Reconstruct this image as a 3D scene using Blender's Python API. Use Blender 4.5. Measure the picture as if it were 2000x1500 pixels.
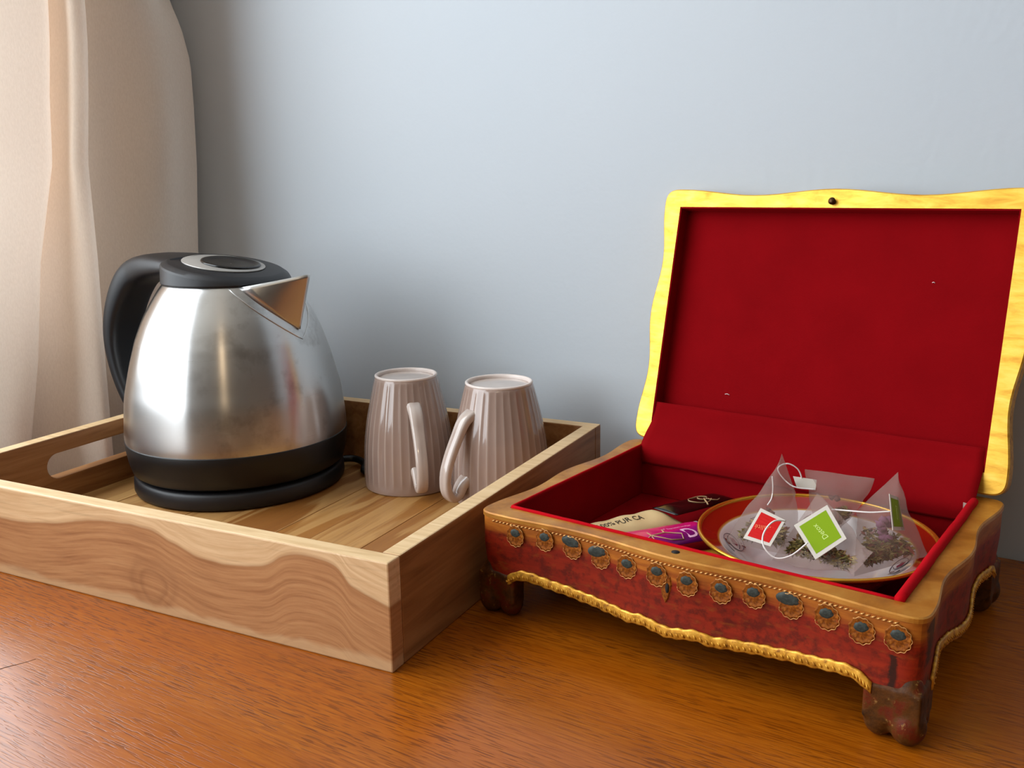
import bpy, bmesh, math, random
from mathutils import Vector, Matrix, noise

for o in list(bpy.data.objects):
    bpy.data.objects.remove(o, do_unlink=True)
scn = bpy.context.scene
COL = scn.collection
R = math.radians
random.seed(7)

# ------------------------------------------------------------------ camera
cd = bpy.data.cameras.new('camera')
cam = bpy.data.objects.new('camera', cd)
COL.objects.link(cam)
cd.sensor_width = 36.0
cd.lens = 1829.3 / 2000 * 36.0
cd.clip_start = 0.01
cr, cu, cf = Vector((.8489, .5283, -.0153)), Vector((-.1008, .1903, .9765)), Vector((-.5189, .8274, -.2148))
cr.normalize()
cf = (cf - cr * cf.dot(cr)).normalized()
cu = (-cf).cross(cr)
M = Matrix((cr, cu, -cf)).transposed().to_4x4()
M.translation = Vector((0, 0, .2699))
cam.matrix_world = M
scn.camera = cam

# ------------------------------------------------------------------ light
w = bpy.data.worlds.new('overcast_sky')
scn.world = w
w.use_nodes = True
bg = w.node_tree.nodes['Background']
bg.inputs[0].default_value = (.88, .945, 1.0, 1)
bg.inputs[1].default_value = 6.2

WX, WY = -.902, .7179          # left wall plane, back wall plane
WIN_Y0, WIN_Y1, WIN_Z0, WIN_Z1 = -3.20, .60, .10, 1.50
FLOOR_Z, CEIL_Z = -.75, 1.70
RX, RY = 3.4, -4.2             # far right wall, rear wall


def lamp(name, kind, loc, power, color, **kw):
    ld = bpy.data.lights.new(name, kind)
    ld.energy = power
    ld.color = color
    for k, v in kw.items():
        setattr(ld, k, v)
    lo = bpy.data.objects.new(name, ld)
    COL.objects.link(lo)
    lo.location = loc
    return lo


sky = lamp('window_daylight', 'AREA', (WX - .095, (WIN_Y0 + WIN_Y1) / 2, (WIN_Z0 + WIN_Z1) / 2), 1, (1, 1, 1),
           shape='RECTANGLE', size=WIN_Z1 - WIN_Z0, size_y=WIN_Y1 - WIN_Y0)
sky.rotation_euler = (0, R(-90), 0)
sky.data.cycles.is_portal = True
lamp('room_lamp', 'POINT', (.75, -1.35, 1.25), 7, (1.0, .74, .46), shadow_soft_size=.05)

vs = scn.view_settings
vs.view_transform = 'Standard'
vs.look = 'None'
vs.gamma = 1
vs.use_curve_mapping = False
vs.exposure = -0.10


# ------------------------------------------------------------------ materials
def srgb(r, g, b):
    f = lambda c: (c / 255 / 12.92) if c / 255 <= .04045 else ((c / 255 + .055) / 1.055) ** 2.4
    return (f(r), f(g), f(b), 1)


class NT:
    def __init__(s, name):
        s.m = bpy.data.materials.new(name)
        s.m.use_nodes = True
        s.t = s.m.node_tree
        s.b = s.t.nodes['Principled BSDF']
        s.out = s.t.nodes['Material Output']

    def n(s, typ, **kw):
        nd = s.t.nodes.new('ShaderNode' + typ)
        for k, v in kw.items():
            if k.startswith('i_'):
                nd.inputs[k[2:].replace('_', ' ')].default_value = v
            else:
                setattr(nd, k, v)
        return nd

    def l(s, a, b):
        s.t.links.new(a, b)

    def set(s, **kw):
        for k, v in kw.items():
            s.b.inputs[k.replace('_', ' ')].default_value = v
        return s

    def coord(s, scale=(1, 1, 1), rot=(0, 0, 0), loc=(0, 0, 0), kind='Object'):
        tc = s.n('TexCoord')
        mp = s.n('Mapping')
        mp.inputs['Scale'].default_value = scale
        mp.inputs['Rotation'].default_value = rot
        mp.inputs['Location'].default_value = loc
        s.l(tc.outputs[kind], mp.inputs['Vector'])
        return mp.outputs['Vector']

    def noise(s, vec, scale, detail=3, rough=.5, dist=0):
        nd = s.n('TexNoise')
        nd.inputs['Scale'].default_value = scale
        nd.inputs['Detail'].default_value = detail
        nd.inputs['Roughness'].default_value = rough
        nd.inputs['Distortion'].default_value = dist
        s.l(vec, nd.inputs['Vector'])
        return nd.outputs['Fac']

    def ramp(s, fac, stops, interp='LINEAR'):
        nd = s.n('ValToRGB')
        e = nd.color_ramp.elements
        nd.color_ramp.interpolation = interp
        while len(e) < len(stops):
            e.new(.5)
        for el, (p, c) in zip(e, stops):
            el.position = p
            el.color = c if isinstance(c, tuple) else (c, c, c, 1)
        s.l(fac, nd.inputs['Fac'])
        return nd.outputs['Color']

    def mix(s, fac, a, b, mode='MIX'):
        nd = s.n('Mix', data_type='RGBA', blend_type=mode)
        for sock, v in ((nd.inputs[0], fac), (nd.inputs[6], a), (nd.inputs[7], b)):
            if isinstance(v, (tuple, float, int)):
                sock.default_value = v
            else:
                s.l(v, sock)
        return nd.outputs[2]

    def math(s, op, a, b=0.0, c=0.0):
        nd = s.n('Math', operation=op)
        for i, v in enumerate((a, b, c)):
            if isinstance(v, (float, int)):
                nd.inputs[i].default_value = v
            else:
                s.l(v, nd.inputs[i])
        return nd.outputs[0]

    def bump(s, h, strength=.3, dist=.001):
        nd = s.n('Bump')
        nd.inputs['Strength'].default_value = strength
        nd.inputs['Distance'].default_value = dist
        s.l(h, nd.inputs['Height'])
        s.l(nd.outputs['Normal'], s.b.inputs['Normal'])

    def color(s, c):
        s.l(c, s.b.inputs['Base Color'])
        return s


def plain(name, col, rough=.5, metal=0., **kw):
    t = NT(name)
    t.set(Base_Color=col, Roughness=rough, Metallic=metal, **kw)
    return t.m


def wall_mat():
    t = NT('pale_blue_paint')
    v = t.coord()
    n1 = t.noise(v, 3, 2)
    t.color(t.ramp(n1, [(.3, srgb(183, 191, 198)), (.7, srgb(188, 195, 201))]))
    t.set(Roughness=.55)
    t.bump(t.noise(v, 160, 4), .10, .002)
    return t.m


def desk_mat():
    t = NT('orange_oak_veneer')
    rot = (0, 0, R(-3))
    v = t.coord((6, 150, 1), rot)
    g1 = t.noise(v, 6, 6, .6, .3)
    base = t.ramp(g1, [(.28, srgb(126, 62, 5)), (.5, srgb(150, 79, 9)), (.72, srgb(170, 97, 18))])
    v2 = t.coord((1.2, 6, 1), rot)
    big = t.noise(v2, 4, 3)
    base = t.mix(t.ramp(big, [(.3, 0.0), (.75, .55)]), base, srgb(164, 80, 6))
    vp = t.coord((30, 430, 1), rot)
    po = t.noise(vp, 2.4, 1, .4)
    pm = t.ramp(po, [(.56, 0.0), (.62, 1.0)])
    area = t.ramp(t.noise(t.coord((2, 6, 1), rot), 5, 2), [(.35, .25), (.65, 1.0)])
    pm = t.math('MULTIPLY', pm, area)
    base = t.mix(t.math('MULTIPLY', pm, .62), base, srgb(72, 28, 4))
    t.color(base)
    t.set(Roughness=.25, IOR=1.5)
    t.bump(t.math('SUBTRACT', t.math('MULTIPLY', g1, .15), pm), .22, .0004)
    return t.m


def tray_mat(name, cols, scale=(3, 40, 40), seed=0.0, rnd=True):
    t = NT(name)
    v = t.coord(scale, loc=(seed, seed * 1.7, seed * .6))
    if rnd:
        oi = t.n('ObjectInfo')
        add = t.n('VectorMath', operation='ADD')
        t.l(v, add.inputs[0])
        sc = t.math('MULTIPLY', oi.outputs['Random'], 40.0)
        t.l(sc, add.inputs[1])
        v = add.outputs[0]
    g = t.noise(v, 3.0, 5, .6, .6)
    c = t.ramp(g, [(.25, srgb(*cols[0])), (.5, srgb(*cols[1])), (.75, srgb(*cols[2]))])
    if rnd:
        tone = t.ramp(oi.outputs['Random'], [(0, srgb(132, 78, 26)), (.25, srgb(170, 114, 50)), (.5, srgb(148, 92, 34)), (.75, srgb(202, 158, 98)), (1, srgb(164, 106, 44))])
        c = t.mix(.6, c, tone)
        c = t.mix(t.ramp(t.noise(v, 1.1, 3, .5, 1.0), [(.5, .0), (.56, .55), (.75, .3)]), c, srgb(*cols[3]))
        c = t.mix(t.ramp(g, [(.5, .0), (.66, .5)]), c, srgb(*cols[0]))
    t.color(c)
    t.set(Roughness=.5)
    t.bump(g, .12, .0006)
    return t.m


def tray_front_mat():
    t = NT('teak_with_pale_sapwood')
    tc = t.n('TexCoord')
    sp = t.n('SeparateXYZ')
    t.l(tc.outputs['Object'], sp.inputs[0])
    X = t.math('DIVIDE', t.math('ADD', sp.outputs[0], .412), .412)     # 0 far left .. 1 right corner
    Z = t.math('DIVIDE', sp.outputs[2], .066)
    fc = t.n('FloatCurve')
    cv = fc.mapping.curves[0]
    pts = [(0.0, .70), (.12, .72), (.22, .64), (.33, .70), (.45, .84), (.55, .875), (.61, .77), (.69, .67), (.78, .73),
           (.855, .915), (.90, .90), (.94, .72), (1.0, .60)]
    cv.points[0].location = pts[0]
    cv.points[1].location = pts[-1]
    for p in pts[1:-1]:
        cv.points.new(*p)
    fc.mapping.update()
    t.l(X, fc.inputs['Value'])
    wob = t.noise(t.coord((30, 30, 30)), 1.0, 2)
    zb = t.math('ADD', Z, t.math('MULTIPLY', t.math('SUBTRACT', wob, .5), .04))
    d = t.math('SUBTRACT', zb, fc.outputs[0])
    mask = t.ramp(t.math('ADD', t.math('MULTIPLY', d, 18.0), .5), [(.35, 0.0), (.65, 1.0)])
    line = t.ramp(t.math('ABSOLUTE', d), [(.0, .55), (.035, 0.0)])
    # growth rings follow the boundary
    ring = t.n('TexNoise', noise_dimensions='2D')
    cb = t.n('CombineXYZ')
    t.l(t.math('MULTIPLY', X, 5.0), cb.inputs[0])
    t.l(t.math('MULTIPLY', d, 16.0), cb.inputs[1])
    t.l(cb.outputs[0], ring.inputs['Vector'])
    ring.inputs['Scale'].default_value = 1.4
    ring.inputs['Detail'].default_value = 6
    ring.inputs['Roughness'].default_value = .65
    heart = t.ramp(ring.outputs['Fac'], [(.25, srgb(150, 98, 56)), (.5, srgb(174, 122, 76)), (.75, srgb(188, 138, 90))])
    sap = t.ramp(ring.outputs['Fac'], [(.3, srgb(206, 165, 118)), (.7, srgb(226, 192, 146))])
    c = t.mix(mask, heart, sap)
    c = t.mix(line, c, srgb(150, 100, 56))
    # knot
    dx = t.math('MULTIPLY', t.math('SUBTRACT', X, .558), 6.2)
    dz = t.math('SUBTRACT', Z, .30)
    rr = t.math('SQRT', t.math('ADD', t.math('MULTIPLY', dx, dx), t.math('MULTIPLY', dz, dz)))
    rr = t.math('ADD', rr, t.math('MULTIPLY', t.math('SUBTRACT', wob, .5), .22))
    kn = t.ramp(t.math('MULTIPLY', rr, 1.0), [(.0, 0.0), (.10, .10), (.16, .45), (.20, .12), (.27, .30), (.33, .05), (.45, 0.0)])
    c = t.mix(kn, c, srgb(126, 78, 42))
    # pale bruised strip along the lower edge
    low = t.ramp(t.math('ADD', Z, t.math('MULTIPLY', t.math('SUBTRACT', t.noise(t.coord((26, 26, 26)), 1, 3), .5), .22)),
                 [(.07, .55), (.12, 0.0)])
    c = t.mix(low, c, srgb(206, 172, 128))
    fine = t.noise(t.coord((18, 300, 300)), 1.0, 3)
    c = t.mix(t.ramp(fine, [(.55, 0.0), (.8, .3)]), c, srgb(120, 76, 42))
    t.color(c)
    t.set(Roughness=.5)
    t.bump(ring.outputs['Fac'], .06, .0006)
    return t.m


def steel_mat():
    t = NT('brushed_steel')
    v = t.coord((3, 3, 1500))
    br = t.noise(v, 3, 3, .6)
    sm = t.noise(t.coord((1, 1, 1), loc=(.3, .1, .2)), 38, 4, .6)
    smr = t.ramp(sm, [(.52, 0.0), (.66, 1.0)])
    tc = t.n('TexCoord')
    sp = t.n('SeparateXYZ')
    t.l(tc.outputs['Object'], sp.inputs[0])
    side = t.ramp(t.math('MULTIPLY', sp.outputs[0], 10.0), [(.1, 0.0), (.62, .55)])
    smudge = t.math('MULTIPLY', smr, side)
    c = t.mix(smudge, (.60, .59, .575, 1), (.30, .275, .25, 1))
    t.color(c)
    t.set(Metallic=1.0, Anisotropic=.8, Anisotropic_Rotation=.25)
    t.l(t.ramp(br, [(.2, .27), (.8, .295)]), t.b.inputs['Roughness'])
    tg = t.n('Tangent', direction_type='RADIAL', axis='Z')
    t.l(tg.outputs[0], t.b.inputs['Tangent'])
    return t.m


def velvet_mat(name='red_velvet', a=(122, 0, 6), b=(130, 1, 8)):
    t = NT(name)
    n1 = t.noise(t.coord(), 30, 4)
    t.color(t.ramp(n1, [(.3, srgb(*a)), (.7, srgb(*b))]))
    t.set(Roughness=.95)
    t.b.inputs['Sheen Weight'].default_value = .25
    t.b.inputs['Sheen Tint'].default_value = srgb(220, 20, 40)
    t.b.inputs['Specular IOR Level'].default_value = .1
    t.bump(t.noise(t.coord(), 1400, 2), .25, .0004)
    return t.m


def gold_mat(name, c0, c1, c2, metal=.55, rough=.42, scale=(14, 14, 60)):
    t = NT(name)
    v = t.coord(scale)
    n1 = t.noise(v, 3, 5, .62, .4)
    n2 = t.noise(t.coord(loc=(3, 2, 1)), 55, 4, .6)
    c = t.ramp(n1, [(.28, srgb(*c0)), (.5, srgb(*c1)), (.72, srgb(*c2))])
    c = t.mix(t.ramp(n2, [(.60, 0.0), (.74, .5)]), c, srgb(*c0))
    t.color(c)
    t.set(Metallic=metal)
    if metal < .3:
        t.b.inputs['Specular IOR Level'].default_value = .25
    t.l(t.ramp(n2, [(.3, rough - .08), (.7, rough + .12)]), t.b.inputs['Roughness'])
    t.bump(n2, .15, .0004)
    return t.m


def lacquer_mat():
    """red lacquer, rubbed through to amber gold towards the top border, worn black on the corner"""
    t = NT('red_lacquer_over_gold')
    tc = t.n('TexCoord')
    sp = t.n('SeparateXYZ')
    t.l(tc.outputs['Object'], sp.inputs[0])
    x, y, z = sp.outputs
    n1 = t.noise(t.coord((10, 10, 60)), 4, 5, .6, .3)
    n2 = t.noise(t.coord(), 160, 4, .65)
    red = t.ramp(n1, [(.25, srgb(108, 20, 4)), (.5, srgb(132, 30, 7)), (.75, srgb(150, 40, 10))])
    red = t.mix(t.ramp(n2, [(.48, 0.0), (.62, .7)]), red, srgb(78, 16, 4))
    n3 = t.noise(t.coord((30, 30, 90), loc=(4, 1, 2)), 4, 4, .6)
    red = t.mix(t.ramp(n3, [(.56, 0.0), (.70, .55)]), red, srgb(134, 66, 18))
    amb = t.ramp(n1, [(.25, srgb(128, 66, 14)), (.5, srgb(160, 88, 22)), (.75, srgb(186, 112, 34))])
    zz = t.math('ADD', z, t.math('MULTIPLY', t.math('SUBTRACT', n1, .5), .010))
    m = t.ramp(t.math('MULTIPLY', t.math('SUBTRACT', zz, .050), 50.0), [(.15, 0.0), (.45, 1.0)])
    c = t.mix(m, red, amb)
    # worn black streaks by the front right corner
    for cx, hw, z0, z1 in ((.2365, .0022, .026, .047), (.2505, .0016, .0, .068)):
        dx = t.math('DIVIDE', t.math('ABSOLUTE', t.math('SUBTRACT', t.math('ADD', x, t.math('MULTIPLY', t.math('SUBTRACT', n2, .5), .004)), cx)), hw)
        k = t.ramp(dx, [(.5, .9), (1.0, 0.0)])
        zm = t.math('MULTIPLY', t.math('GREATER_THAN', zz, z0), t.math('LESS_THAN', zz, z1))
        ym = t.math('LESS_THAN', y, .004)
        c = t.mix(t.math('MULTIPLY', t.math('MULTIPLY', k, zm), ym), c, srgb(34, 18, 8))
    t.color(c)
    t.set(Roughness=.5)
    t.b.inputs['Specular IOR Level'].default_value = .3
    t.bump(n2, .18, .0004)
    return t.m


def plate_mat():
    t = NT('plate_glaze')
    tc = t.n('TexCoord')
    sp = t.n('SeparateXYZ')
    t.l(tc.outputs['Object'], sp.inputs[0])
    x, y, z = sp.outputs
    r = t.math('SQRT', t.math('ADD', t.math('MULTIPLY', x, x), t.math('MULTIPLY', y, y)))
    f = t.math('DIVIDE', r, .07)
    red = srgb(150, 28, 8)
    c = t.ramp(f, [(.0, srgb(222, 214, 212)), (.805, srgb(222, 214, 212)), (.815, srgb(190, 140, 60)), (.832, red), (.965, red), (.975, srgb(200, 140, 40))])
    t.color(c)
    t.set(Roughness=.12)
    t.b.inputs['Coat Weight'].default_value = .4
    return t.m


def mug_mat():
    t = NT('taupe_glaze')
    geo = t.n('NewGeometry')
    p = t.ramp(geo.outputs['Pointiness'], [(.47, srgb(146, 122, 111)), (.51, srgb(163, 140, 128)), (.535, srgb(205, 190, 180))])  # thin ridge highlights put into the glaze colour by pointiness
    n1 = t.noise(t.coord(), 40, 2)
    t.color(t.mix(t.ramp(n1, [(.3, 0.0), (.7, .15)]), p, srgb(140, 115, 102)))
    t.set(Roughness=.14)
    t.b.inputs['Coat Weight'].default_value = .5
    return t.m


def curtain_mat():
    t = NT('cream_curtain_cloth')
    n1 = t.noise(t.coord((900, 900, 300)), 1, 2)
    c = t.ramp(n1, [(.3, srgb(222, 208, 192)), (.7, srgb(232, 219, 204))])
    t.color(c)
    t.set(Roughness=.9)
    t.b.inputs['Sheen Weight'].default_value = .15
    tr = t.n('BsdfTranslucent')
    tr.inputs['Color'].default_value = srgb(252, 232, 216)
    mx = t.n('MixShader')
    mx.inputs[0].default_value = .24
    t.l(t.b.outputs[0], mx.inputs[1])
    t.l(tr.outputs[0], mx.inputs[2])
    t.l(mx.outputs[0], t.out.inputs[0])
    t.bump(n1, .05, .0004)
    return t.m


def mesh_bag_mat():
    t = NT('sheer_nylon_mesh')
    t.set(Base_Color=srgb(176, 150, 140), Roughness=.5)
    tr = t.n('BsdfTranslucent')
    tr.inputs['Color'].default_value = srgb(176, 150, 140)
    a = t.n('MixShader')
    a.inputs[0].default_value = .45
    t.l(t.b.outputs[0], a.inputs[1])
    t.l(tr.outputs[0], a.inputs[2])
    tp = t.n('BsdfTransparent')
    b = t.n('MixShader')
    wv = t.noise(t.coord(), 60, 3)
    t.l(t.ramp(wv, [(.3, .30), (.7, .42)]), b.inputs[0])
    t.l(tp.outputs[0], b.inputs[1])
    t.l(a.outputs[0], b.inputs[2])
    t.l(b.outputs[0], t.out.inputs[0])
    return t.m


def herb_mat():
    t = NT('dried_herbs')
    geo = t.n('NewGeometry')
    c = t.ramp(geo.outputs['Random Per Island'], [(0, srgb(58, 44, 18)), (.3, srgb(96, 86, 34)), (.55, srgb(140, 126, 62)), (.75, srgb(178, 160, 96)), (.88, srgb(110, 52, 36)), (1, srgb(150, 80, 60))])
    t.color(c)
    t.set(Roughness=.85)
    return t.m


def pink_mat():
    t = NT('magenta_foil_print')
    tc = t.n('TexCoord')
    sp = t.n('SeparateXYZ')
    t.l(tc.outputs['Generated'], sp.inputs[0])
    att = t.n('Attribute', attribute_name='uvw')
    s2 = t.n('SeparateXYZ')
    t.l(att.outputs['Vector'], s2.inputs[0])
    k = t.math('ADD', s2.outputs[1], t.math('MULTIPLY', t.math('SUBTRACT', .5, s2.outputs[0]), .35))
    c = t.ramp(k, [(.12, srgb(104, 8, 100)), (.34, srgb(150, 12, 120)), (.46, srgb(206, 14, 110)), (.9, srgb(222, 20, 100))])
    e = t.math('GREATER_THAN', s2.outputs[0], .965)
    c = t.mix(e, c, srgb(235, 225, 235))
    t.color(c)
    t.set(Roughness=.3)
    return t.m


def foot_mat():
    t = NT('worn_gilt_foot')
    n1 = t.noise(t.coord(), 90, 4, .65)
    n2 = t.noise(t.coord(loc=(1, 5, 2)), 240, 4, .7)
    c = t.ramp(n1, [(.3, srgb(40, 20, 4)), (.5, srgb(84, 46, 8)), (.62, srgb(96, 30, 6)), (.8, srgb(48, 42, 26))])
    c = t.mix(t.ramp(n2, [(.62, 0.0), (.75, .8)]), c, srgb(190, 150, 80))
    t.color(c)
    t.set(Roughness=.55)
    t.b.inputs['Specular IOR Level'].default_value = .2
    t.bump(n2, .4, .0008)
    return t.m


MT = {}
MT['wall'] = wall_mat()
MT['white_paint'] = plain('white_paint', srgb(196, 190, 180), .6)
MT['far_wall'] = plain('taupe_paint', srgb(104, 92, 80), .7)
MT['carpet'] = plain('brown_floor', srgb(78, 54, 38), .8)
MT['desk'] = desk_mat()
MT['tray_front'] = tray_front_mat()
MT['tray_side'] = tray_mat('teak_tray_side', [(114, 70, 32), (152, 102, 56), (174, 124, 76), (190, 142, 92)], (30, 3.0, 40), 2.3, False)
MT['tray_rim'] = tray_mat('teak_tray_rim', [(196, 158, 108), (218, 184, 136), (230, 200, 156), (220, 190, 140)], (6, 60, 60), 5, False)
MT['plank'] = tray_mat('teak_plank', [(118, 68, 22), (152, 98, 38), (176, 120, 56), (206, 162, 100)], (34, 3.0, 30), 1.0, True)
MT['steel'] = steel_mat()
MT['steel_plain'] = plain('satin_steel', (.62, .61, .59, 1), .30, 1.0)
MT['black'] = plain('black_plastic', srgb(9, 9, 10), .42)
MT['black_soft'] = plain('black_matt_plastic', srgb(17, 17, 21), .46)
MT['black_gloss'] = plain('black_gloss_plastic', srgb(10, 10, 12), .15)
MT['silver'] = plain('silver_plastic', srgb(176, 172, 166), .35, .35)
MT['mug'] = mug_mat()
MT['mug_rim'] = plain('bare_mug_rim', srgb(226, 212, 204), .3)
MT['velvet'] = velvet_mat()
MT['velvet_edge'] = velvet_mat('red_velvet_edge', (168, 4, 16), (180, 8, 22))
MT['gold'] = gold_mat('gold_leaf', (204, 142, 36), (238, 184, 64), (248, 202, 92))
MT['gold_rim'] = gold_mat('amber_gilt_rim', (138, 82, 20), (178, 116, 38), (198, 142, 60), .3, .4)
MT['gilt'] = gold_mat('gilt_moulding', (122, 70, 12), (206, 146, 40), (236, 184, 72), .45, .36, (90, 90, 90))
MT['gilt_light'] = plain('bright_gilt', srgb(214, 160, 92), .35, .5)
MT['lacquer'] = lacquer_mat()
MT['foot'] = foot_mat()
MT['rosette'] = gold_mat('rosette_gilt', (92, 42, 6), (136, 72, 14), (176, 106, 30), .15, .5, (200, 200, 200))
MT['boss'] = gold_mat('blue_grey_enamel', (30, 32, 28), (52, 56, 50), (74, 80, 78), .0, .6, (150, 150, 150))
MT['plate'] = plate_mat()
MT['gold_line'] = plain('gold_line', srgb(226, 168, 56), .22, .8)
MT['flower'] = plain('magenta_enamel', srgb(140, 14, 62), .2)
MT['flower_red'] = plain('brick_red_enamel', srgb(130, 40, 30), .2)
MT['vine'] = plain('grey_vine_line', srgb(110, 92, 100), .25)
MT['bag'] = mesh_bag_mat()
MT['herb'] = herb_mat()
MT['petal'] = plain('pink_dried_petal', srgb(140, 86, 116), .9)
MT['berry'] = plain('dried_berry', srgb(100, 40, 26), .7)
MT['string'] = plain('white_cotton', srgb(240, 232, 228), .8)
MT['card'] = plain('white_card', srgb(196, 186, 174), .6)
MT['green'] = plain('green_print', srgb(122, 150, 0), .6, Specular_IOR_Level=.2)
MT['red'] = plain('red_print', srgb(186, 3, 0), .6, Specular_IOR_Level=.2)
MT['green_ink'] = plain('pale_green_ink', srgb(196, 214, 120), .5)
MT['red_ink'] = plain('pale_orange_ink', srgb(226, 110, 60), .5)
MT['cream'] = plain('cream_paper', srgb(226, 196, 142), .5)
MT['gold_paper'] = plain('gold_paper', srgb(196, 138, 40), .35)
MT['black_foil'] = plain('black_foil', srgb(14, 8, 8), .22)
MT['blue_foil'] = plain('slate_foil', srgb(66, 84, 92), .25)
MT['ink'] = plain('dark_ink', srgb(52, 40, 24), .6)
MT['gold_ink'] = plain('gold_ink', srgb(196, 160, 116), .35)
MT['pink'] = pink_mat()
MT['pink_ink'] = plain('pale_pink_ink', srgb(244, 190, 220), .5)
MT['curtain'] = curtain_mat()
MT['dark_hole'] = plain('dark_hole', srgb(18, 10, 6), .8)
MT['bronze'] = plain('aged_bronze', srgb(70, 44, 22), .35, .8)
MT['lint'] = plain('pale_lint', srgb(220, 190, 190), .9)
MT['scratch'] = plain('dark_scratch', srgb(48, 18, 8), .7)


# ------------------------------------------------------------------ mesh helpers
def obj(name, verts, faces, mat, parent=None, smooth=False, mats=None, fmat=None):
    me = bpy.data.meshes.new(name)
    me.from_pydata([tuple(v) for v in verts], [], faces)
    me.update()
    o = bpy.data.objects.new(name, me)
    COL.objects.link(o)
    if mats:
        for m in mats:
            me.materials.append(MT[m])
        if fmat:
            for p, i in zip(me.polygons, fmat):
                p.material_index = i
    else:
        me.materials.append(MT[mat])
    if smooth:
        for p in me.polygons:
            p.use_smooth = True
    o.parent = parent
    bm = bmesh.new()
    bm.from_mesh(me)
    bmesh.ops.recalc_face_normals(bm, faces=bm.faces)
    bm.to_mesh(me)
    bm.free()
    return o


def thing(name, label, cat, loc=(0, 0, 0), rz=0., group=None):
    o = bpy.data.objects.new(name, None)
    o.empty_display_size = .02
    COL.objects.link(o)
    o.location = loc
    o.rotation_euler = (0, 0, rz)
    return tag(o, label, cat, group)


def tag(o, label, cat, group=None):
    o['label'] = label
    o['category'] = cat
    if group:
        o['group'] = group
    return o


def struct(o):
    o['kind'] = 'structure'
    return o


def bevel(o, wd, seg=2):
    m = o.modifiers.new('bevel', 'BEVEL')
    m.width = wd
    m.segments = seg
    m.limit_method = 'ANGLE'
    m.angle_limit = R(35)
    return o


BF = [(0, 3, 2, 1), (4, 5, 6, 7), (0, 1, 5, 4), (1, 2, 6, 5), (2, 3, 7, 6), (3, 0, 4, 7)]


def box(name, lo, hi, mat, parent=None, bv=0., **kw):
    x0, y0, z0 = lo
    x1, y1, z1 = hi
    v = [(x0, y0, z0), (x1, y0, z0), (x1, y1, z0), (x0, y1, z0), (x0, y0, z1), (x1, y0, z1), (x1, y1, z1), (x0, y1, z1)]
    o = obj(name, v, BF, mat, parent, **kw)
    if bv:
        bevel(o, bv)
    return o


def catmull(pts, n=8, closed=False):
    pts = [Vector(p) for p in pts]
    out = []
    N = len(pts)
    rng = N if closed else N - 1
    for i in range(rng):
        if closed:
            p0, p1, p2, p3 = pts[(i - 1) % N], pts[i], pts[(i + 1) % N], pts[(i + 2) % N]
        else:
            p1, p2 = pts[i], pts[i + 1]
            p0 = pts[i - 1] if i else p1 * 2 - p2
            p3 = pts[i + 2] if i + 2 < N else p2 * 2 - p1
        for k in range(n):
            t = k / n
            out.append(.5 * ((2 * p1) + (p2 - p0) * t + (2 * p0 - 5 * p1 + 4 * p2 - p3) * t * t + (3 * p1 - p0 - 3 * p2 + p3) * t ** 3))
    if not closed:
        out.append(pts[-1])
    return out


def lathe_data(prof, n=64, close=False, mod=None, z0=0):
    V, F = [], []
    for j, (r, z) in enumerate(prof):
        for i in range(n):
            a = 2 * math.pi * i / n
            rr = r * (mod(i, z) if mod else 1)
            V.append((rr * math.cos(a), rr * math.sin(a), z + z0))
    m = len(prof)
    for j in range(m - 1 if not close else m):
        for i in range(n):
            k = (i + 1) % n
            F.append((j * n + i, j * n + k, ((j + 1) % m) * n + k, ((j + 1) % m) * n + i))
    return V, F


def lathe(name, prof, mat, parent=None, n=64, close=False, mod=None, caps=False, **kw):
    V, F = lathe_data(prof, n, close, mod)
    if caps:
        F.append(tuple(range(n))[::-1])
        F.append(tuple(range((len(prof) - 1) * n, len(prof) * n)))
    return obj(name, V, F, mat, parent, True, **kw)


def tube_data(path, rad, n=8, flat=None, ref=None, cap=True, off=0):
    """sweep; rad: float or list; flat: ratio of second axis (float or list); ref: fixed second axis direction"""
    path = [Vector(p) for p in path]
    V, F = [], []
    N = len(path)
    up = None
    for i, p in enumerate(path):
        t = (path[min(i + 1, N - 1)] - path[max(i - 1, 0)]).normalized()
        if ref is not None:
            b = Vector(ref).normalized()
            a = b.cross(t).normalized()
        else:
            if up is None:
                up = Vector((0, 0, 1)) if abs(t.z) < .9 else Vector((1, 0, 0))
            a = (up - t * up.dot(t)).normalized()
            up = a
            b = t.cross(a)
        r = rad[i] if isinstance(rad, (list, tuple)) else rad
        fl = (flat[i] if isinstance(flat, (list, tuple)) else flat) if flat else 1
        for k in range(n):
            an = 2 * math.pi * k / n
            c, s = math.cos(an), math.sin(an)
            if fl != 1:   # rounded-rectangle section
                c = math.copysign(abs(c) ** .6, c)
                s = math.copysign(abs(s) ** .6, s)
            V.append(p + a * (r * c) + b * (r * fl * s))
    for i in range(N - 1):
        for k in range(n):
            q = (k + 1) % n
            F.append((off + i * n + k, off + i * n + q, off + (i + 1) * n + q, off + (i + 1) * n + k))
    if cap:
        F.append(tuple(off + k for k in range(n))[::-1])
        F.append(tuple(off + (N - 1) * n + k for k in range(n)))
    return V, F


def tube(name, path, rad, mat, parent=None, n=8, **kw):
    V, F = tube_data(path, rad, n, **kw)
    return obj(name, V, F, mat, parent, True)


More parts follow.
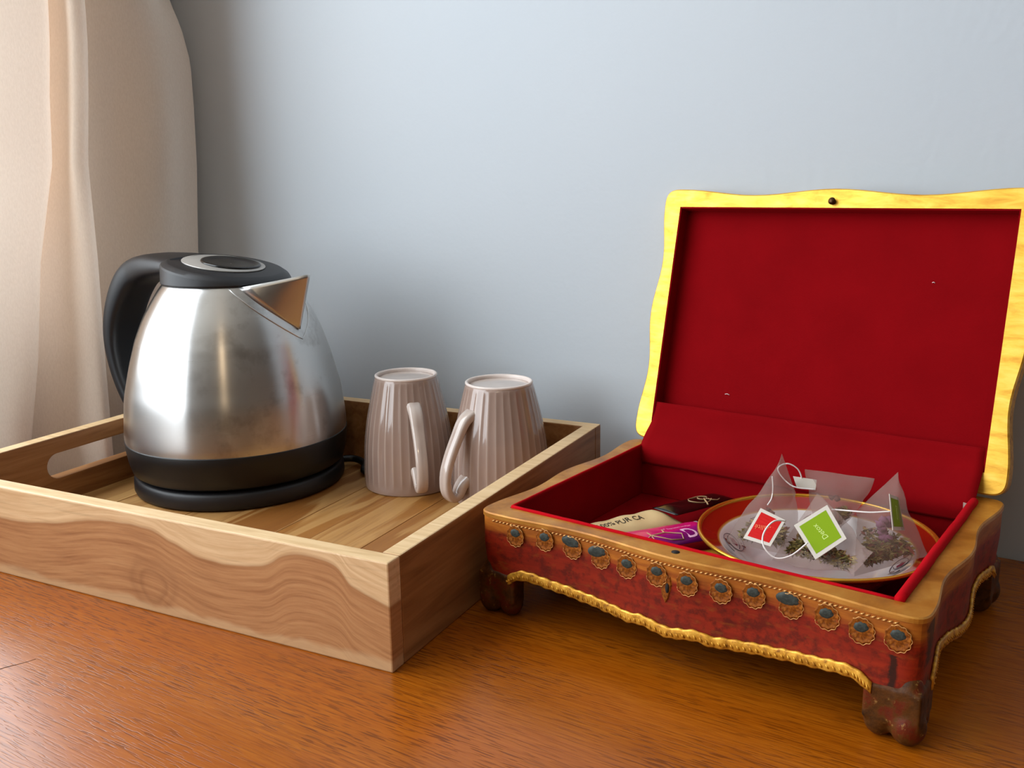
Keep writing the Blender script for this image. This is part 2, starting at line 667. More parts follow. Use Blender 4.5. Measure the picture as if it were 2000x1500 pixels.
def text(name, s, origin, u, v, size, mat, parent, lift=.0002, bold=0., align='CENTER', warp=None):
    cu = bpy.data.curves.new(name, 'FONT')
    cu.body = s
    cu.align_x = align
    cu.align_y = 'CENTER'
    cu.size = 1
    cu.offset = bold
    cu.resolution_u = 3
    to = bpy.data.objects.new('tmp_text', cu)
    COL.objects.link(to)
    dg = bpy.context.evaluated_depsgraph_get()
    me = bpy.data.meshes.new_from_object(to.evaluated_get(dg))
    bpy.data.objects.remove(to, do_unlink=True)
    me.name = name
    u = Vector(u).normalized()
    v = Vector(v)
    v = (v - u * v.dot(u)).normalized()
    nn = u.cross(v)
    for vt in me.vertices:
        if warp:
            vt.co = warp(vt.co.x * size, vt.co.y * size)
        else:
            vt.co = Vector(origin) + u * (vt.co.x * size) + v * (vt.co.y * size) + nn * lift
    me.materials.clear()
    me.materials.append(MT[mat])
    o = bpy.data.objects.new(name, me)
    COL.objects.link(o)
    o.parent = parent
    return o


# ------------------------------------------------------------------ setting
struct(box('floor', (WX - .15, RY, FLOOR_Z - .1), (RX, WY + .12, FLOOR_Z), 'carpet'))
struct(box('ceiling', (WX - .15, RY, CEIL_Z), (RX, WY + .12, CEIL_Z + .1), 'white_paint'))
struct(box('wall_back', (WX - .15, WY, FLOOR_Z), (RX, WY + .12, CEIL_Z), 'wall'))
struct(box('wall_right', (RX, RY - .1, FLOOR_Z), (RX + .1, WY + .12, CEIL_Z), 'far_wall'))
struct(box('wall_rear', (WX - .15, RY - .1, FLOOR_Z), (RX, RY, CEIL_Z), 'far_wall'))


def left_wall():
    V, F = [], []

    def ad(lo, hi):
        x0, y0, z0 = lo
        x1, y1, z1 = hi
        b = len(V)
        V.extend([(x0, y0, z0), (x1, y0, z0), (x1, y1, z0), (x0, y1, z0), (x0, y0, z1), (x1, y0, z1), (x1, y1, z1), (x0, y1, z1)])
        F.extend([tuple(b + i for i in f) for f in BF])
    x0, x1 = WX - .09, WX
    ad((x0, RY, FLOOR_Z), (x1, WIN_Y0, CEIL_Z))
    ad((x0, WIN_Y1, FLOOR_Z), (x1, WY, CEIL_Z))
    ad((x0, WIN_Y0, FLOOR_Z), (x1, WIN_Y1, WIN_Z0))
    ad((x0, WIN_Y0, WIN_Z1), (x1, WIN_Y1, CEIL_Z))
    struct(obj('wall_left', V, F, 'wall'))
    win = bpy.data.objects.new('window_1', None)
    COL.objects.link(win)
    struct(win)
    win.location = (WX - .05, (WIN_Y0 + WIN_Y1) / 2, WIN_Z0)
    hw, hh = (WIN_Y1 - WIN_Y0) / 2, WIN_Z1 - WIN_Z0
    for nm, lo, hi in (('window_frame', (-.02, -hw, 0), (.02, hw, .045)), ('window_frame', (-.02, -hw, hh - .045), (.02, hw, hh)),
                       ('window_frame', (-.02, -hw, .045), (.02, -hw + .045, hh - .045)), ('window_frame', (-.02, hw - .045, .045), (.02, hw, hh - .045)),
                       ('mullion', (-.018, -.03, .045), (.018, .03, hh - .045))):
        box(nm, lo, hi, 'white_paint', win, .004)
    box('window_sill', (-.03, -hw, -.02), (.048, hw, 0), 'white_paint', win, .004)


left_wall()

# ------------------------------------------------------------------ desk
DX0, DX1, DY0 = -.772, 1.10, .02
desk = thing('wooden_desk', 'orange-brown oak desk with a worn glossy top against the blue wall', 'desk', ((DX0 + DX1) / 2, .36, FLOOR_Z))
ox, oy = (DX0 + DX1) / 2, .36
hz = -FLOOR_Z
box('desktop', (DX0 - ox, DY0 - oy, hz - .028), (DX1 - ox, WY - .002 - oy, hz), 'desk', desk, .002)
for sx in (DX0 + .03, DX1 - .09):
    for sy in (DY0 + .03, WY - .09):
        box('leg', (sx - ox, sy - oy, 0), (sx + .06 - ox, sy + .06 - oy, hz - .028), 'desk', desk, .003)
box('apron', (DX0 + .05 - ox, DY0 + .05 - oy, hz - .12), (DX1 - .05 - ox, DY0 + .07 - oy, hz - .028), 'desk', desk)
a, b = Vector((-.516, .2400, 0)), Vector((-.5035, .2750, 0))
sc = [a.lerp(b, t) + Vector((.0006 * math.sin(9 * t), 0, .00012)) - Vector((ox, oy, FLOOR_Z)) for t in [i / 10 for i in range(11)]]
tube('scratch', sc, [.00035 * (1 - .7 * t / 10) for t in range(11)], 'scratch', desk, 5, flat=.4, ref=(0, 0, 1))

# ------------------------------------------------------------------ curtain
rows = [  # z, crest C (x,y), crest B (x,y), right edge A (x,y)
    (-.74, (-.800, .445), (-.797, .520), (-.838, .688)),
    (.026, (-.803, .4570), (-.800, .5386), (-.838, .690)),
    (.110, (-.809, .4800), (-.810, .5485), (-.839, .692)),
    (.200, (-.814, .4975), (-.815, .5557), (-.840, .696)),
    (.290, (-.815, .5215), (-.820, .5602), (-.840, .704)),
    (.350, (-.815, .5265), (-.820, .5680), (-.840, .7065)),
    (.395, (-.815, .5325), (-.820, .5730), (-.840, .7070)),
    (.430, (-.815, .5355), (-.820, .5748), (-.845, .7030)),
    (.460, (-.815, .5370), (-.820, .5750), (-.856, .6990)),
    (.560, (-.815, .5390), (-.820, .5760), (-.862, .6960)),
    (1.55, (-.815, .5390), (-.820, .5800), (-.860, .6960)),
]


def lerp_row(z):
    for r0, r1 in zip(rows, rows[1:]):
        if r0[0] <= z <= r1[0]:
            t = (z - r0[0]) / (r1[0] - r0[0])
            t = t if z < 0 or z > .56 else t
            return [tuple(p + (q - p) * t for p, q in zip(a_, b_)) for a_, b_ in zip(r0[1:], r1[1:])]


def curtain():
    zs = [-.74 + .06 * i for i in range(13)] + [.0 + .0125 * i for i in range(45)] + [.57 + .06 * i for i in range(17)]
    V, F = [], []
    for z in zs:
        C, B, A = lerp_row(min(max(z, -.74), 1.55))
        hump = .006 * math.sin(z * 14 + .6)
        C = (C[0] - .012, C[1] + .0083)
        B = (B[0] + .010, B[1] - .0069)
        ctl = [(-.884, C[1] - .044), (-.868, C[1] - .052), (-.850, C[1] - .046), (C[0] - .006, C[1] - .022), (C[0], C[1] - .004), (C[0] - .013, C[1] + .006),
               (-.856, C[1] + .005), (-.850, C[1] + .010), (-.830, (C[1] + B[1]) / 2 + .002), (B[0] - .004, B[1] - .012), (B[0], B[1] - .002), (B[0] - .014, B[1] + .006),
               (-.884, B[1] + .012), (-.880, B[1] + .028), (-.854 + hump, B[1] + .058), (-.832 - hump, (B[1] + A[1]) / 2 + .02), (A[0] + .008, A[1] - .022), (A[0], A[1]),
               (A[0] - .016, A[1] + .006), (-.892, .709)]
        V += catmull([(x, y, z) for x, y in ctl], 7)
    n = len(V) // len(zs)
    for j in range(len(zs) - 1):
        for i in range(n - 1):
            F.append((j * n + i, j * n + i + 1, (j + 1) * n + i + 1, (j + 1) * n + i))
    o = obj('curtain', V, F, 'curtain', None, True)
    return tag(o, 'cream cloth curtain hanging in soft folds beside the kettle', 'curtain')


curtain()

# ------------------------------------------------------------------ tray
TW, TD, TH, TT = .4112, .3214, .066, .012
TZ = .010
TYAW = R(5.567)
tray = thing('serving_tray', 'pale teak serving tray with cut-out handle, holding the kettle and mugs', 'tray', (-.3121, .3677, 0), TYAW)


def tpt(x, y, z):
    return tray_m @ Vector((x, y, z))


tray_m = Matrix.Translation((-.3121, .3677, 0)) @ Matrix.Rotation(TYAW, 4, 'Z')
CAPZ = .0006


def slab(name, lo, hi, face, parent):
    """panel with a paler top edge"""
    o = box(name, lo, hi, face, parent)
    o.data.materials.append(MT['tray_rim'])
    for p in o.data.polygons:
        if p.normal.z > .9:
            p.material_index = 1
    bevel(o, .0010)
    return o


slab('front_panel', (-TW, 0, 0), (0, TT, TH), 'tray_front', tray)
slab('back_panel', (-TW, TD - TT, 0), (0, TD, TH), 'tray_side', tray)
slab('side_panel', (-TT, TT, 0), (0, TD - TT, TH), 'tray_side', tray)


def slot_panel():
    y0, y1, z0, z1 = TT, TD - TT, 0, TH
    cy0, cy1, cz, r = .1055, .2150, .0415, .0105
    hole = []
    for k in range(13):
        a_ = math.pi / 2 + math.pi * k / 12
        hole.append((cy0 + r * math.cos(a_), cz + r * math.sin(a_)))
    for k in range(13):
        a_ = -math.pi / 2 + math.pi * k / 12
        hole.append((cy1 + r * math.cos(a_), cz + r * math.sin(a_)))
    bm = bmesh.new()
    outer = [bm.verts.new((0, y, z)) for y, z in ((y0, z0), (y1, z0), (y1, z1), (y0, z1))]
    inner = [bm.verts.new((0, y, z)) for y, z in hole]
    ed = []
    for lp in (outer, inner):
        for i in range(len(lp)):
            ed.append(bm.edges.new((lp[i], lp[(i + 1) % len(lp)])))
    bmesh.ops.triangle_fill(bm, use_beauty=True, edges=ed)
    g = bmesh.ops.extrude_face_region(bm, geom=list(bm.faces))
    bmesh.ops.translate(bm, verts=[v for v in g['geom'] if isinstance(v, bmesh.types.BMVert)], vec=(-TT, 0, 0))
    bmesh.ops.recalc_face_normals(bm, faces=bm.faces)
    for v in bm.verts:
        v.co.x += -TW + TT
    me = bpy.data.meshes.new('side_panel')
    bm.to_mesh(me)
    bm.free()
    me.materials.append(MT['tray_side'])
    me.materials.append(MT['tray_rim'])
    for p in me.polygons:
        if p.normal.z > .9 and p.center.z > TH - .002:
            p.material_index = 1
    o = bpy.data.objects.new('side_panel', me)
    COL.objects.link(o)
    o.parent = tray
    o['label'] = 'side panel with a rounded cut-out handle'
    bevel(o, .0010)


slot_panel()
xs = [-TW + TT]
ws = [.041, .026, .047, .036, .052, .030, .044, .024, .038, .030]
tot = sum(ws)
for i, wd in enumerate(ws):
    xs.append(xs[-1] + wd / tot * (TW - 2 * TT))
for i in range(len(ws)):
    cxp = (xs[i] + xs[i + 1]) / 2
    hwp = (xs[i + 1] - xs[i]) / 2 - .00015
    p = box('plank', (-hwp, TT, .003), (hwp, TD - TT, TZ - .0002 * (i % 2)), 'plank', tray, .0003)
    p.location.x = cxp

# ------------------------------------------------------------------ kettle
KX, KY = -.634, .553
KZ = TZ
pb = thing('kettle_base', 'round black plastic power base under the steel kettle', 'kettle base', (KX, KY, KZ), R(5))
lathe('base_plate', [(.0, 0), (.086, 0), (.0895, .0012), (.0905, .004), (.0900, .0125), (.0880, .0150), (.083, .0160), (.06, .0160), (.0, .0160)], 'black_soft', pb, 96)
cord = [(.058, .060, .008), (.070, .072, .007), (.086, .066, .006), (.098, .050, .005), (.096, .078, .005), (.078, .106, .005), (.03, .118, .005), (-.04, .112, .005), (-.08, .09, .005)]
tube('power_cord', [p for p in catmull(cord, 8)], .0032, 'black', pb, 10)

kt = thing('electric_kettle', 'brushed steel electric kettle with black lid and handle on its base', 'kettle', (KX, KY, KZ + .0162), R(5))
dz = -(KZ + .0162)


def kp(pts):
    return [(r, z + dz) for r, z in pts]


band = [(.0, .0268), (.080, .0268), (.0875, .0272), (.0905, .0295), (.0928, .038), (.0942, .048), (.0948, .0555), (.0945, .0562), (.090, .0564)]
lathe('lower_band', kp(band), 'black', kt, 96)
body = [(.0942, .0562, 0), (.0944, .062, 0), (.0935, .0736, 0), (.0913, .0926, 0), (.0882, .1064, 0), (.0848, .1201, 0), (.0808, .1338, 0), (.0775, .1437, 0), (.0700, .1607, 0), (.0590, .1789, 0), (.0525, .1875, 0)]
bp = [(p.x, p.y) for p in catmull(body, 5)]
kb = lathe('body', kp(bp + [(.049, .1880)]), 'steel', kt, 128)


def rbody(z):
    for (r0, z0), (r1, z1) in zip(bp, bp[1:]):
        if z0 <= z <= z1:
            return r0 + (r1 - r0) * (z - z0) / (z1 - z0)
    return bp[-1][0]


# lid
TILT = .165      # lid falls towards the spout


def tilt_top(o, zref):
    for v_ in o.data.vertices:
        k_ = min(1, max(0, (v_.co.z - zref) / .008))
        v_.co.z += -v_.co.x * TILT * k_
    return o


lid_o = tilt_top(lathe('lid', kp([(.0, .187), (.0532, .1872), (.0540, .1885), (.0532, .1965), (.0522, .1980), (.0480, .2006), (.0465, .2010), (.0, .2012)]), 'black_soft', kt, 96), .1885 + dz)
lid_o.data.set_sharp_from_angle(angle=R(24))
sv = lathe('inlay_ring', [(.0, 0), (.0345, 0), (.0347, .0006), (.0343, .0011), (.0, .0011)], 'silver', kt, 80)
sv.location = (-.0030, .0010, .2012 + dz + .003 * TILT)
sv.rotation_euler = (0, math.atan(TILT), 0)
sv.parent = lid_o
kn = lathe('finger_recess', [(.0245, 0), (.0252, .0010), (.0245, .0020), (.0228, .0020), (.0200, .0010), (.0150, .0006), (.0, .0003)], 'black_gloss', kt, 64)
kn.location = (.0020, .0042, .2020 + dz - .0020 * TILT)
kn.rotation_euler = (0, math.atan(TILT), 0)
kn.parent = lid_o

# handle: broad strap leaving the lid, sweeping out and down to the lower band
hp = [(-.034, .2005, .0075), (-.060, .2000, .0095), (-.084, .1975, .0115), (-.104, .1900, .0125), (-.119, .1730, .0115), (-.1300, .1500, .0095), (-.1335, .1270, .0080), (-.1300, .1030, .0072), (-.1210, .0800, .0070), (-.1070, .0600, .0072), (-.0890, .0460, .0080)]
path = catmull([(x, 0, z + dz) for x, z, _ in hp], 6)
rad = [p_.x for p_ in catmull([(r_, 0, 0) for _, _, r_ in hp], 6)]
N = len(path)
fl = []
for i in range(N):
    t = i / (N - 1)
    wd_ = .0200 + .016 * max(0, 1 - t / .28) ** 1.2
    fl.append(wd_ / rad[i])
h = tube('handle', path, rad, 'black_soft', kt, 28, flat=fl, ref=(0, 1, 0))


# spout: V-shaped pouring lip welded on the dome
def spout():
    V, F = [], []
    steps = 14
    zt, zb_ = .1865, .1500
    left, right, nose = [], [], []
    ha = R(37)
    for s in (-1, 1):
        L = []
        for k in range(steps + 1):
            t = k / steps
            z = zt + (zb_ - zt) * t
            an = s * ha * (1 - t) ** .95
            r_ = rbody(z) + .0004
            L.append(Vector((r_ * math.cos(an), r_ * math.sin(an), z + dz)))
        (left if s < 0 else right).append(L)
    Ll, Lr = left[0], right[0]
    for k in range(steps + 1):
        t = k / steps
        nose.append((Vector((.0890, -.0022, .1955 + dz)).lerp(Vector((rbody(zb_) + .001, -.0012, zb_ + dz)), t),
                     Vector((.0890, .0022, .1955 + dz)).lerp(Vector((rbody(zb_) + .001, .0012, zb_ + dz)), t)))
    rowsv = []
    for k in range(steps + 1):
        n0, n1 = nose[k]
        r = []
        for j in range(7):
            r.append(Ll[k].lerp(n0, j / 6))
        r.append((n0 + n1) / 2 + Vector((.0008, 0, 0)))
        for j in range(7):
            r.append(n1.lerp(Lr[k], j / 6))
        rowsv.append(r)
    m = len(rowsv[0])
    for r in rowsv:
        V += r
    for k in range(steps):
        for j in range(m - 1):
            F.append((k * m + j, k * m + j + 1, (k + 1) * m + j + 1, (k + 1) * m + j))
    o = obj('spout', V, F, 'steel_plain', kt, True)
    md = o.modifiers.new('solid', 'SOLIDIFY')
    md.thickness = .0010
    md.offset = -1
    # weld flange: thin raised band following the V on the body
    fl = []
    for s in (-1, 1):
        L = []
        for k in range(17):
            t = k / 16
            z = .1860 + (.1420 - .1860) * t
            an = s * R(45) * (1 - t) ** .92
            r_ = rbody(z) + .0002
            L.append(Vector((r_ * math.cos(an), r_ * math.sin(an), z + dz)))
        fl.append(L)
    V2, F2 = tube_data(fl[0] + fl[1][::-1][1:], .0006, 6)
    obj('seam', V2, F2, 'steel_plain', o, True)


spout()


# ------------------------------------------------------------------ mugs
def make_mug(label, x, y, haz, s):
    t = thing('mug', label, 'mug', (x, y, TZ), haz, 'upturned mugs on the tray')
    NF = 34
    sub = 6
    prof_o = [(.0376, .0), (.0388, .0012), (.0391, .004), (.0391, .012), (.0389, .020), (.0379, .039), (.0355, .057), (.0322, .073), (.0296, .084), (.0273, .0935), (.0262, .0962)]
    prof = [(p.x, p.y) for p in catmull([(r, z, 0) for r, z in prof_o], 4)]

    def flute(i, z):
        ph = (i % sub) / sub
        d = 1 - .013 * math.sin(math.pi * ph) ** .8
        k = min(1, max(0, (z - .004) / .006)) * min(1, max(0, (.0955 - z) / .004))
        return 1 - (1 - d) * k
    V, F = lathe_data(prof, NF * sub, False, flute)
    inner = [(.0376, .0), (.0366, .002), (.0364, .02), (.0355, .039), (.033, .057), (.030, .073), (.025, .088), (.0, .0905)]
    V2, F2 = lathe_data(inner, 64)
    b_ = len(V)
    V += V2
    F += [tuple(b_ + i for i in f) for f in F2]
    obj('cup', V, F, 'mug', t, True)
    lathe('foot_ring', [(.0262, .0960), (.0266, .0966), (.0266, .0976), (.0258, .0982), (.0246, .0980), (.0240, .0968), (.0240, .0945)], 'mug_rim', t, 80)
    lathe('underside', [(.0242, .0952), (.012, .0958), (.0, .0960)], 'mug', t, 48)
    hp_ = [(.0240, 0, .0775), (.0360, 0, .0715), (.0440, 0, .0590), (.0515, 0, .0445), (.0560, 0, .0310), (.0560, 0, .0180), (.0510, 0, .0105), (.0450, 0, .0120), (.0405, 0, .0190), (.0320, 0, .0250)]
    pt = catmull(hp_, 6)
    n_ = len(pt)
    rd = [.0034 + .0012 * abs(2 * i / (n_ - 1) - 1) ** 3 for i in range(n_)]
    tube('handle', pt, rd, 'mug', t, 14, flat=1.45, ref=(0, 1, 0))
    t.scale = (s, s, s if s == 1 else 1.0)
    return t


make_mug('fluted taupe mug, upside down, standing next to the kettle', -.4935, .6165, R(-41), 1.0)
make_mug('fluted taupe mug, upside down, in the tray corner near the box', -.4070, .6290, R(-105), 1.045)

# ------------------------------------------------------------------ red and gold box
BW, BD, BH = .236, .170, .0681
BYAW = R(-4.661)
BORG = Vector((-.2982, .4705, 0))
bx = thing('trinket_box', 'open red and gilt wooden box lined with red velvet, lid raised', 'box', BORG, BYAW)
bm_ = Matrix.Translation(BORG) @ Matrix.Rotation(BYAW, 4, 'Z')
bmi = bm_.inverted()


def off(t):
    return .0116 + .0022 * math.cos(4 * math.pi * t)


def outline(extra=0., W=BW, D=BD, ns=28, nc=6):
    """list of (side, outer(x,y), inner(x,y)) counter-clockwise from the front-left corner's middle"""
    def corner(cx, cy, a0):
        L = []
        for k in range(2 * nc + 1):
            a_ = a0 + math.pi / 2 * k / (2 * nc)
            c, s = math.cos(a_), math.sin(a_)
            e = (abs(c) ** 3.4 + abs(s) ** 3.4) ** (-1 / 3.4)
            r_ = (off(0) + extra) * e
            L.append(((cx + r_ * c, cy + r_ * s), (cx, cy)))
        return L
    c_fl = corner(0, 0, math.pi)
    c_fr = corner(W, 0, 1.5 * math.pi)
    c_br = corner(W, D, 0)
    c_bl = corner(0, D, .5 * math.pi)
    fr = [((W * k / ns, -off(k / ns) - extra), (W * k / ns, 0)) for k in range(1, ns)]
    ri = [((W + off(k / ns) + extra, D * k / ns), (W, D * k / ns)) for k in range(1, ns)]
    ba = [((W - W * k / ns, D + off(k / ns) + extra), (W - W * k / ns, D)) for k in range(1, ns)]
    le = [((-off(k / ns) - extra, D - D * k / ns), (0, D - D * k / ns)) for k in range(1, ns)]
    sides = {
        'front': c_fl[nc:] + fr + c_fr[:nc + 1],
        'right': c_fr[nc:] + ri + c_br[:nc + 1],
        'back': c_br[nc:] + ba + c_bl[:nc + 1],
        'left': c_bl[nc:] + le + c_fl[:nc + 1],
    }
    return sides, c_fl[nc:] + fr + c_fr + ri + c_br + ba + c_bl + le + c_fl[:nc]


def apron(t, L):
    d = abs(t - .5) * L
    e = L / 2 - d
    if L > .2:
        pts = [(0, .0212), (.0080, .0222), (.0122, .0268), (.0160, .0236), (.023, .0222), (.035, .0232), (.055, .0248), (.075, .0268), (.095, .0290), (.104, .0285), (.110, .0240), (.125, .020)]
    else:
        pts = [(0, .0235), (.012, .0240), (.030, .0265), (.055, .0290), (.072, .0285), (.078, .0240), (.09, .020)]
    for (a0, z0), (a1, z1) in zip(pts, pts[1:]):
        if a0 <= d <= a1:
            q = (d - a0) / (a1 - a0)
            q = q * q * (3 - 2 * q)
            return z0 + (z1 - z0) * q
    return pts[-1][1]


sides, ring = outline()
RIM = .0030
for sd, nm in (('front', 'front_panel'), ('right', 'side_panel'), ('back', 'back_panel'), ('left', 'side_panel')):
    L = sides[sd]
    Lm = BW if sd in ('front', 'back') else BD
    V, F = [], []
    n_ = len(L)
    for k, (o_, i_) in enumerate(L):
        if sd in ('front', 'back'):
            t = o_[0] / BW
        else:
            t = o_[1] / BD
        t = min(1.05, max(-.05, t))
        zb = apron(t, Lm)
        ins = tuple(i_[q] + (o_[q] - i_[q]) * .15 for q in range(2))
        mid = tuple(i_[q] + (o_[q] - i_[q]) * .93 for q in range(2))
        V += [(o_[0], o_[1], BH - RIM), (o_[0], o_[1], BH - .020), (mid[0], mid[1], (BH - .02 + zb) / 2), (o_[0], o_[1], zb), (ins[0], ins[1], zb + .001), (ins[0], ins[1], BH - RIM)]
    for k in range(n_ - 1):
        for q in range(6):
            F.append((k * 6 + q, k * 6 + (q + 1) % 6, (k + 1) * 6 + (q + 1) % 6, (k + 1) * 6 + q))
    F.append(tuple(range(6)))
    F.append(tuple((n_ - 1) * 6 + q for q in range(6))[::-1])
    o = obj(nm, V, F, 'lacquer', bx)
    for p in o.data.polygons:
        p.use_smooth = True
    o.data.set_sharp_from_angle(angle=R(28))
    # gilt moulding along the scalloped lower edge
    if sd in ('front', 'left', 'right'):
        pth = []
        for k, (o_, i_) in enumerate(L):
            t = o_[0] / BW if sd == 'front' else o_[1] / BD
            if .03 < t < .97:
                dirv = Vector((o_[0] - i_[0], o_[1] - i_[1], 0)).normalized()
                pth.append(Vector((o_[0], o_[1], apron(t, Lm) + .0028)) + dirv * .0006)
        pth = catmull(pth, 5)
        rr_ = [.0010 + .00010 * math.sin(i * 1.3) for i in range(len(pth))]
        tube('gilt_moulding', pth, rr_, 'gilt', bx, 10, flat=3.3, ref=(0, 0, 1))
        V2, F2 = [], []
        tot_ = 0
        for p, q in zip(pth, pth[1:]):
            tot_ += (q - p).length
            if tot_ < .0019:
                continue
            tot_ = 0
            d_ = (q - p).normalized()
            oo = Vector((0, -.0009, -.0006)) if sd == 'front' else Vector((.0009 if sd == 'right' else -.0009, 0, -.0006))
            q0, q1 = p + oo - d_ * .0008 + Vector((0, 0, .0010)), p + oo + d_ * .0008 - Vector((0, 0, .0010))
            tv, tf = tube_data([q0, (q0 + q1) / 2 + oo * .3, q1], [.0003, .0006, .0003], 5, off=len(V2))
            V2 += tv
            F2 += tf
        ot = obj('rope_edge', V2, F2, 'gilt', bx, True)
        ot['kind'] = 'stuff'

# top rim ring
sdr, ringr = outline(.0006)
V, F = [], []
n_ = len(ringr)
for o_, i_ in ringr:
    e = (Vector(o_) - Vector(i_)).normalized() * .0008
    V += [(o_[0], o_[1], BH - RIM), (o_[0], o_[1], BH - .0007), (o_[0] - e.x, o_[1] - e.y, BH), (i_[0], i_[1], BH), (i_[0], i_[1], BH - RIM)]
for k in range(n_):
    k2 = (k + 1) % n_
    for q in range(5):
        F.append((k * 5 + q, k * 5 + (q + 1) % 5, k2 * 5 + (q + 1) % 5, k2 * 5 + q))
orim = obj('top_rim', V, F, 'gold_rim', bx)
lathe('catch_hole', [(.0023, 0), (.0023, .0003), (.0, .0003)], 'dark_hole', bx, 20).location = (.1180, -.0060, BH)

# floor, lining
box('bottom_panel', (-.001, -.001, .0235), (BW + .001, BD + .001, .0285), 'lacquer', bx)
box('floor_lining', (0, 0, .0285), (BW, BD, .0300), 'velvet', bx)
LT = .0022
box('wall_lining', (0, 0, .030), (BW, LT, BH + .0004), 'velvet', bx, .0008)
box('wall_lining', (0, BD - LT, .030), (BW, BD, BH - .001), 'velvet', bx, .0008)
box('wall_lining', (0, LT, .030), (LT, BD - LT, BH + .0004), 'velvet', bx, .0008)
box('wall_lining', (BW - LT, LT, .030), (BW, BD - LT, BH + .0004), 'velvet', bx, .0008)


def piping(p0, p1, r, wob):
    pts = []
    for k in range(25):
        t = k / 24
        p = Vector(p0).lerp(Vector(p1), t)
        p += Vector((noise.noise((t * 6, wob, 0)) * .0004, noise.noise((t * 6, wob, 5)) * .0004, 0))
        pts.append(p)
    tube('velvet_edge', pts, [r * (1 + .12 * noise.noise((k * .7, wob, 9))) for k in range(25)], 'velvet_edge', bx, 10)


piping((.001, .0012, BH + .0004), (BW - .004, .0012, BH - .0002), .0012, 1)
piping((BW - .002, .0, BH + .0012), (BW - .0015, BD - .002, BH + .0012), .0026, 2)
piping((.0008, .002, BH + .0003), (.0008, BD - .002, BH + .0003), .0010, 3)

# rosettes
ROS = [(.0144, .0576), (.0346, .0588), (.0535, .0577), (.0728, .0566), (.0912, .0560), (.1110, .0570), (.1291, .0560), (.1478, .0560), (.1652, .0574), (.185, .057), (.2036, .0570), (.221, .0555), (.2379, .0566)]


def rosette_mesh():
    V, F = [], []
    n_ = 30
    prof = [(.0, .0004), (.30, .0005), (.42, .0002), (.62, .0002), (.86, .0003), (.97, .0006), (1.0, .0)]
    for j, (f, hgt) in enumerate(prof):
        for i in range(n_):
            a_ = 2 * math.pi * i / n_
            sc_ = 1 + (.07 * (1 if i % 3 == 1 else -.3) if f > .8 else 0)
            hh = hgt + (.00022 * math.cos(i * 2 * math.pi / 3) if .4 < f < .9 else 0)
            V.append((.0062 * f * sc_ * math.cos(a_), -hh, .0066 * f * sc_ * math.sin(a_)))
    for j in range(len(prof) - 1):
        for i in range(n_):
            k = (i + 1) % n_
            F.append((j * n_ + i, j * n_ + k, (j + 1) * n_ + k, (j + 1) * n_ + i))
    return V, F


RV, RF = rosette_mesh()
rmesh = gmesh = bmesh_ = None
for i, (x, z) in enumerate(ROS):
    y = -off(x / BW) - .0001
    if i == 0:
        ro = obj('rosette', RV, RF, 'rosette', bx, True)
        rmesh = ro.data
        V2, F2 = tube_data([(.0064 * (1 + .05 * math.cos(a_ * 12)) * math.cos(a_), -.0009, .0068 * (1 + .05 * math.cos(a_ * 12)) * math.sin(a_)) for a_ in [R(-165 + 6 * k) for k in range(48)]], 0.00017, 5)
        ed = obj('scalloped_edge', V2, F2, 'gilt_light', ro, True)
        gmesh = ed.data
        bvs, bfs = lathe_data([(.0, .0011), (.0012, .0010), (.0021, .0008), (.0027, .0004), (.0030, .0)], 18)
        bvs = [(p_[0] * 1.25, -p_[2], p_[1] * .95 + .0016) for p_ in bvs]
        bo = obj('boss', bvs, bfs, 'boss', ro, True)
        bmesh_ = bo.data
    else:
        ro = bpy.data.objects.new('rosette', rmesh)
        COL.objects.link(ro)
        ro.parent = bx
        ed = bpy.data.objects.new('scalloped_edge', gmesh)
        COL.objects.link(ed)
        ed.parent = ro
        bo = bpy.data.objects.new('boss', bmesh_)
        COL.objects.link(bo)
        bo.parent = ro
    ro.location = (x, y - .0003, z - .0006)
    ro.rotation_euler = (0, R(random.uniform(-14, 14)), R(0))
    if i in (2, 3, 9):
        bo.scale = (1.7, 1.0, 1.25)
        bo.location = (-.0018, 0, .0012)

# rope border: row of small slanted gilt beads
V, F = [], []
for k in range(92):
    x = -.002 + k * .00262
    t = x / BW
    if t > 1.01:
        break
    y = -off(min(1, max(0, t))) - .0001
    c = Vector((x, y, .0634))
    d_ = Vector((.00125, 0, .00055))
    tv, tf = tube_data([c - d_, c + Vector((0, -.0004, 0)), c + d_], [.00022, .00048, .00022], 5, off=len(V))
    V += tv
    F += tf
obj('rope_border', V, F, 'gilt_light', bx, True)['kind'] = 'stuff'

# keyhole with its worn plate
yk = -off(.5)
V = []
esc = [(0, .0085), (.0022, .0070), (.0030, .0030), (.0022, -.0010), (.0012, -.0050), (.0, -.0075), (-.0016, -.0045), (-.0026, 0), (-.0032, .0040), (-.0020, .0072)]
V = [(x, -.0006, z) for x, z in esc] + [(x * 1.25, .0, z * 1.1) for x, z in esc]
F = [tuple(range(10))] + [(i, (i + 1) % 10, 10 + (i + 1) % 10, 10 + i) for i in range(10)]
kh = obj('keyhole_plate', V, F, 'rosette', bx)
kh.location = (.1165, yk, .0490)
lathe('keyhole', [(.0015, 0), (.0015, .0003), (.0, .0003)], 'dark_hole', kh, 16).location = (.0012, -.0006, .0010)
kh.children[0].rotation_euler = (R(90), 0, 0)
kh.children[0].scale = (.75, 1.9, 1)


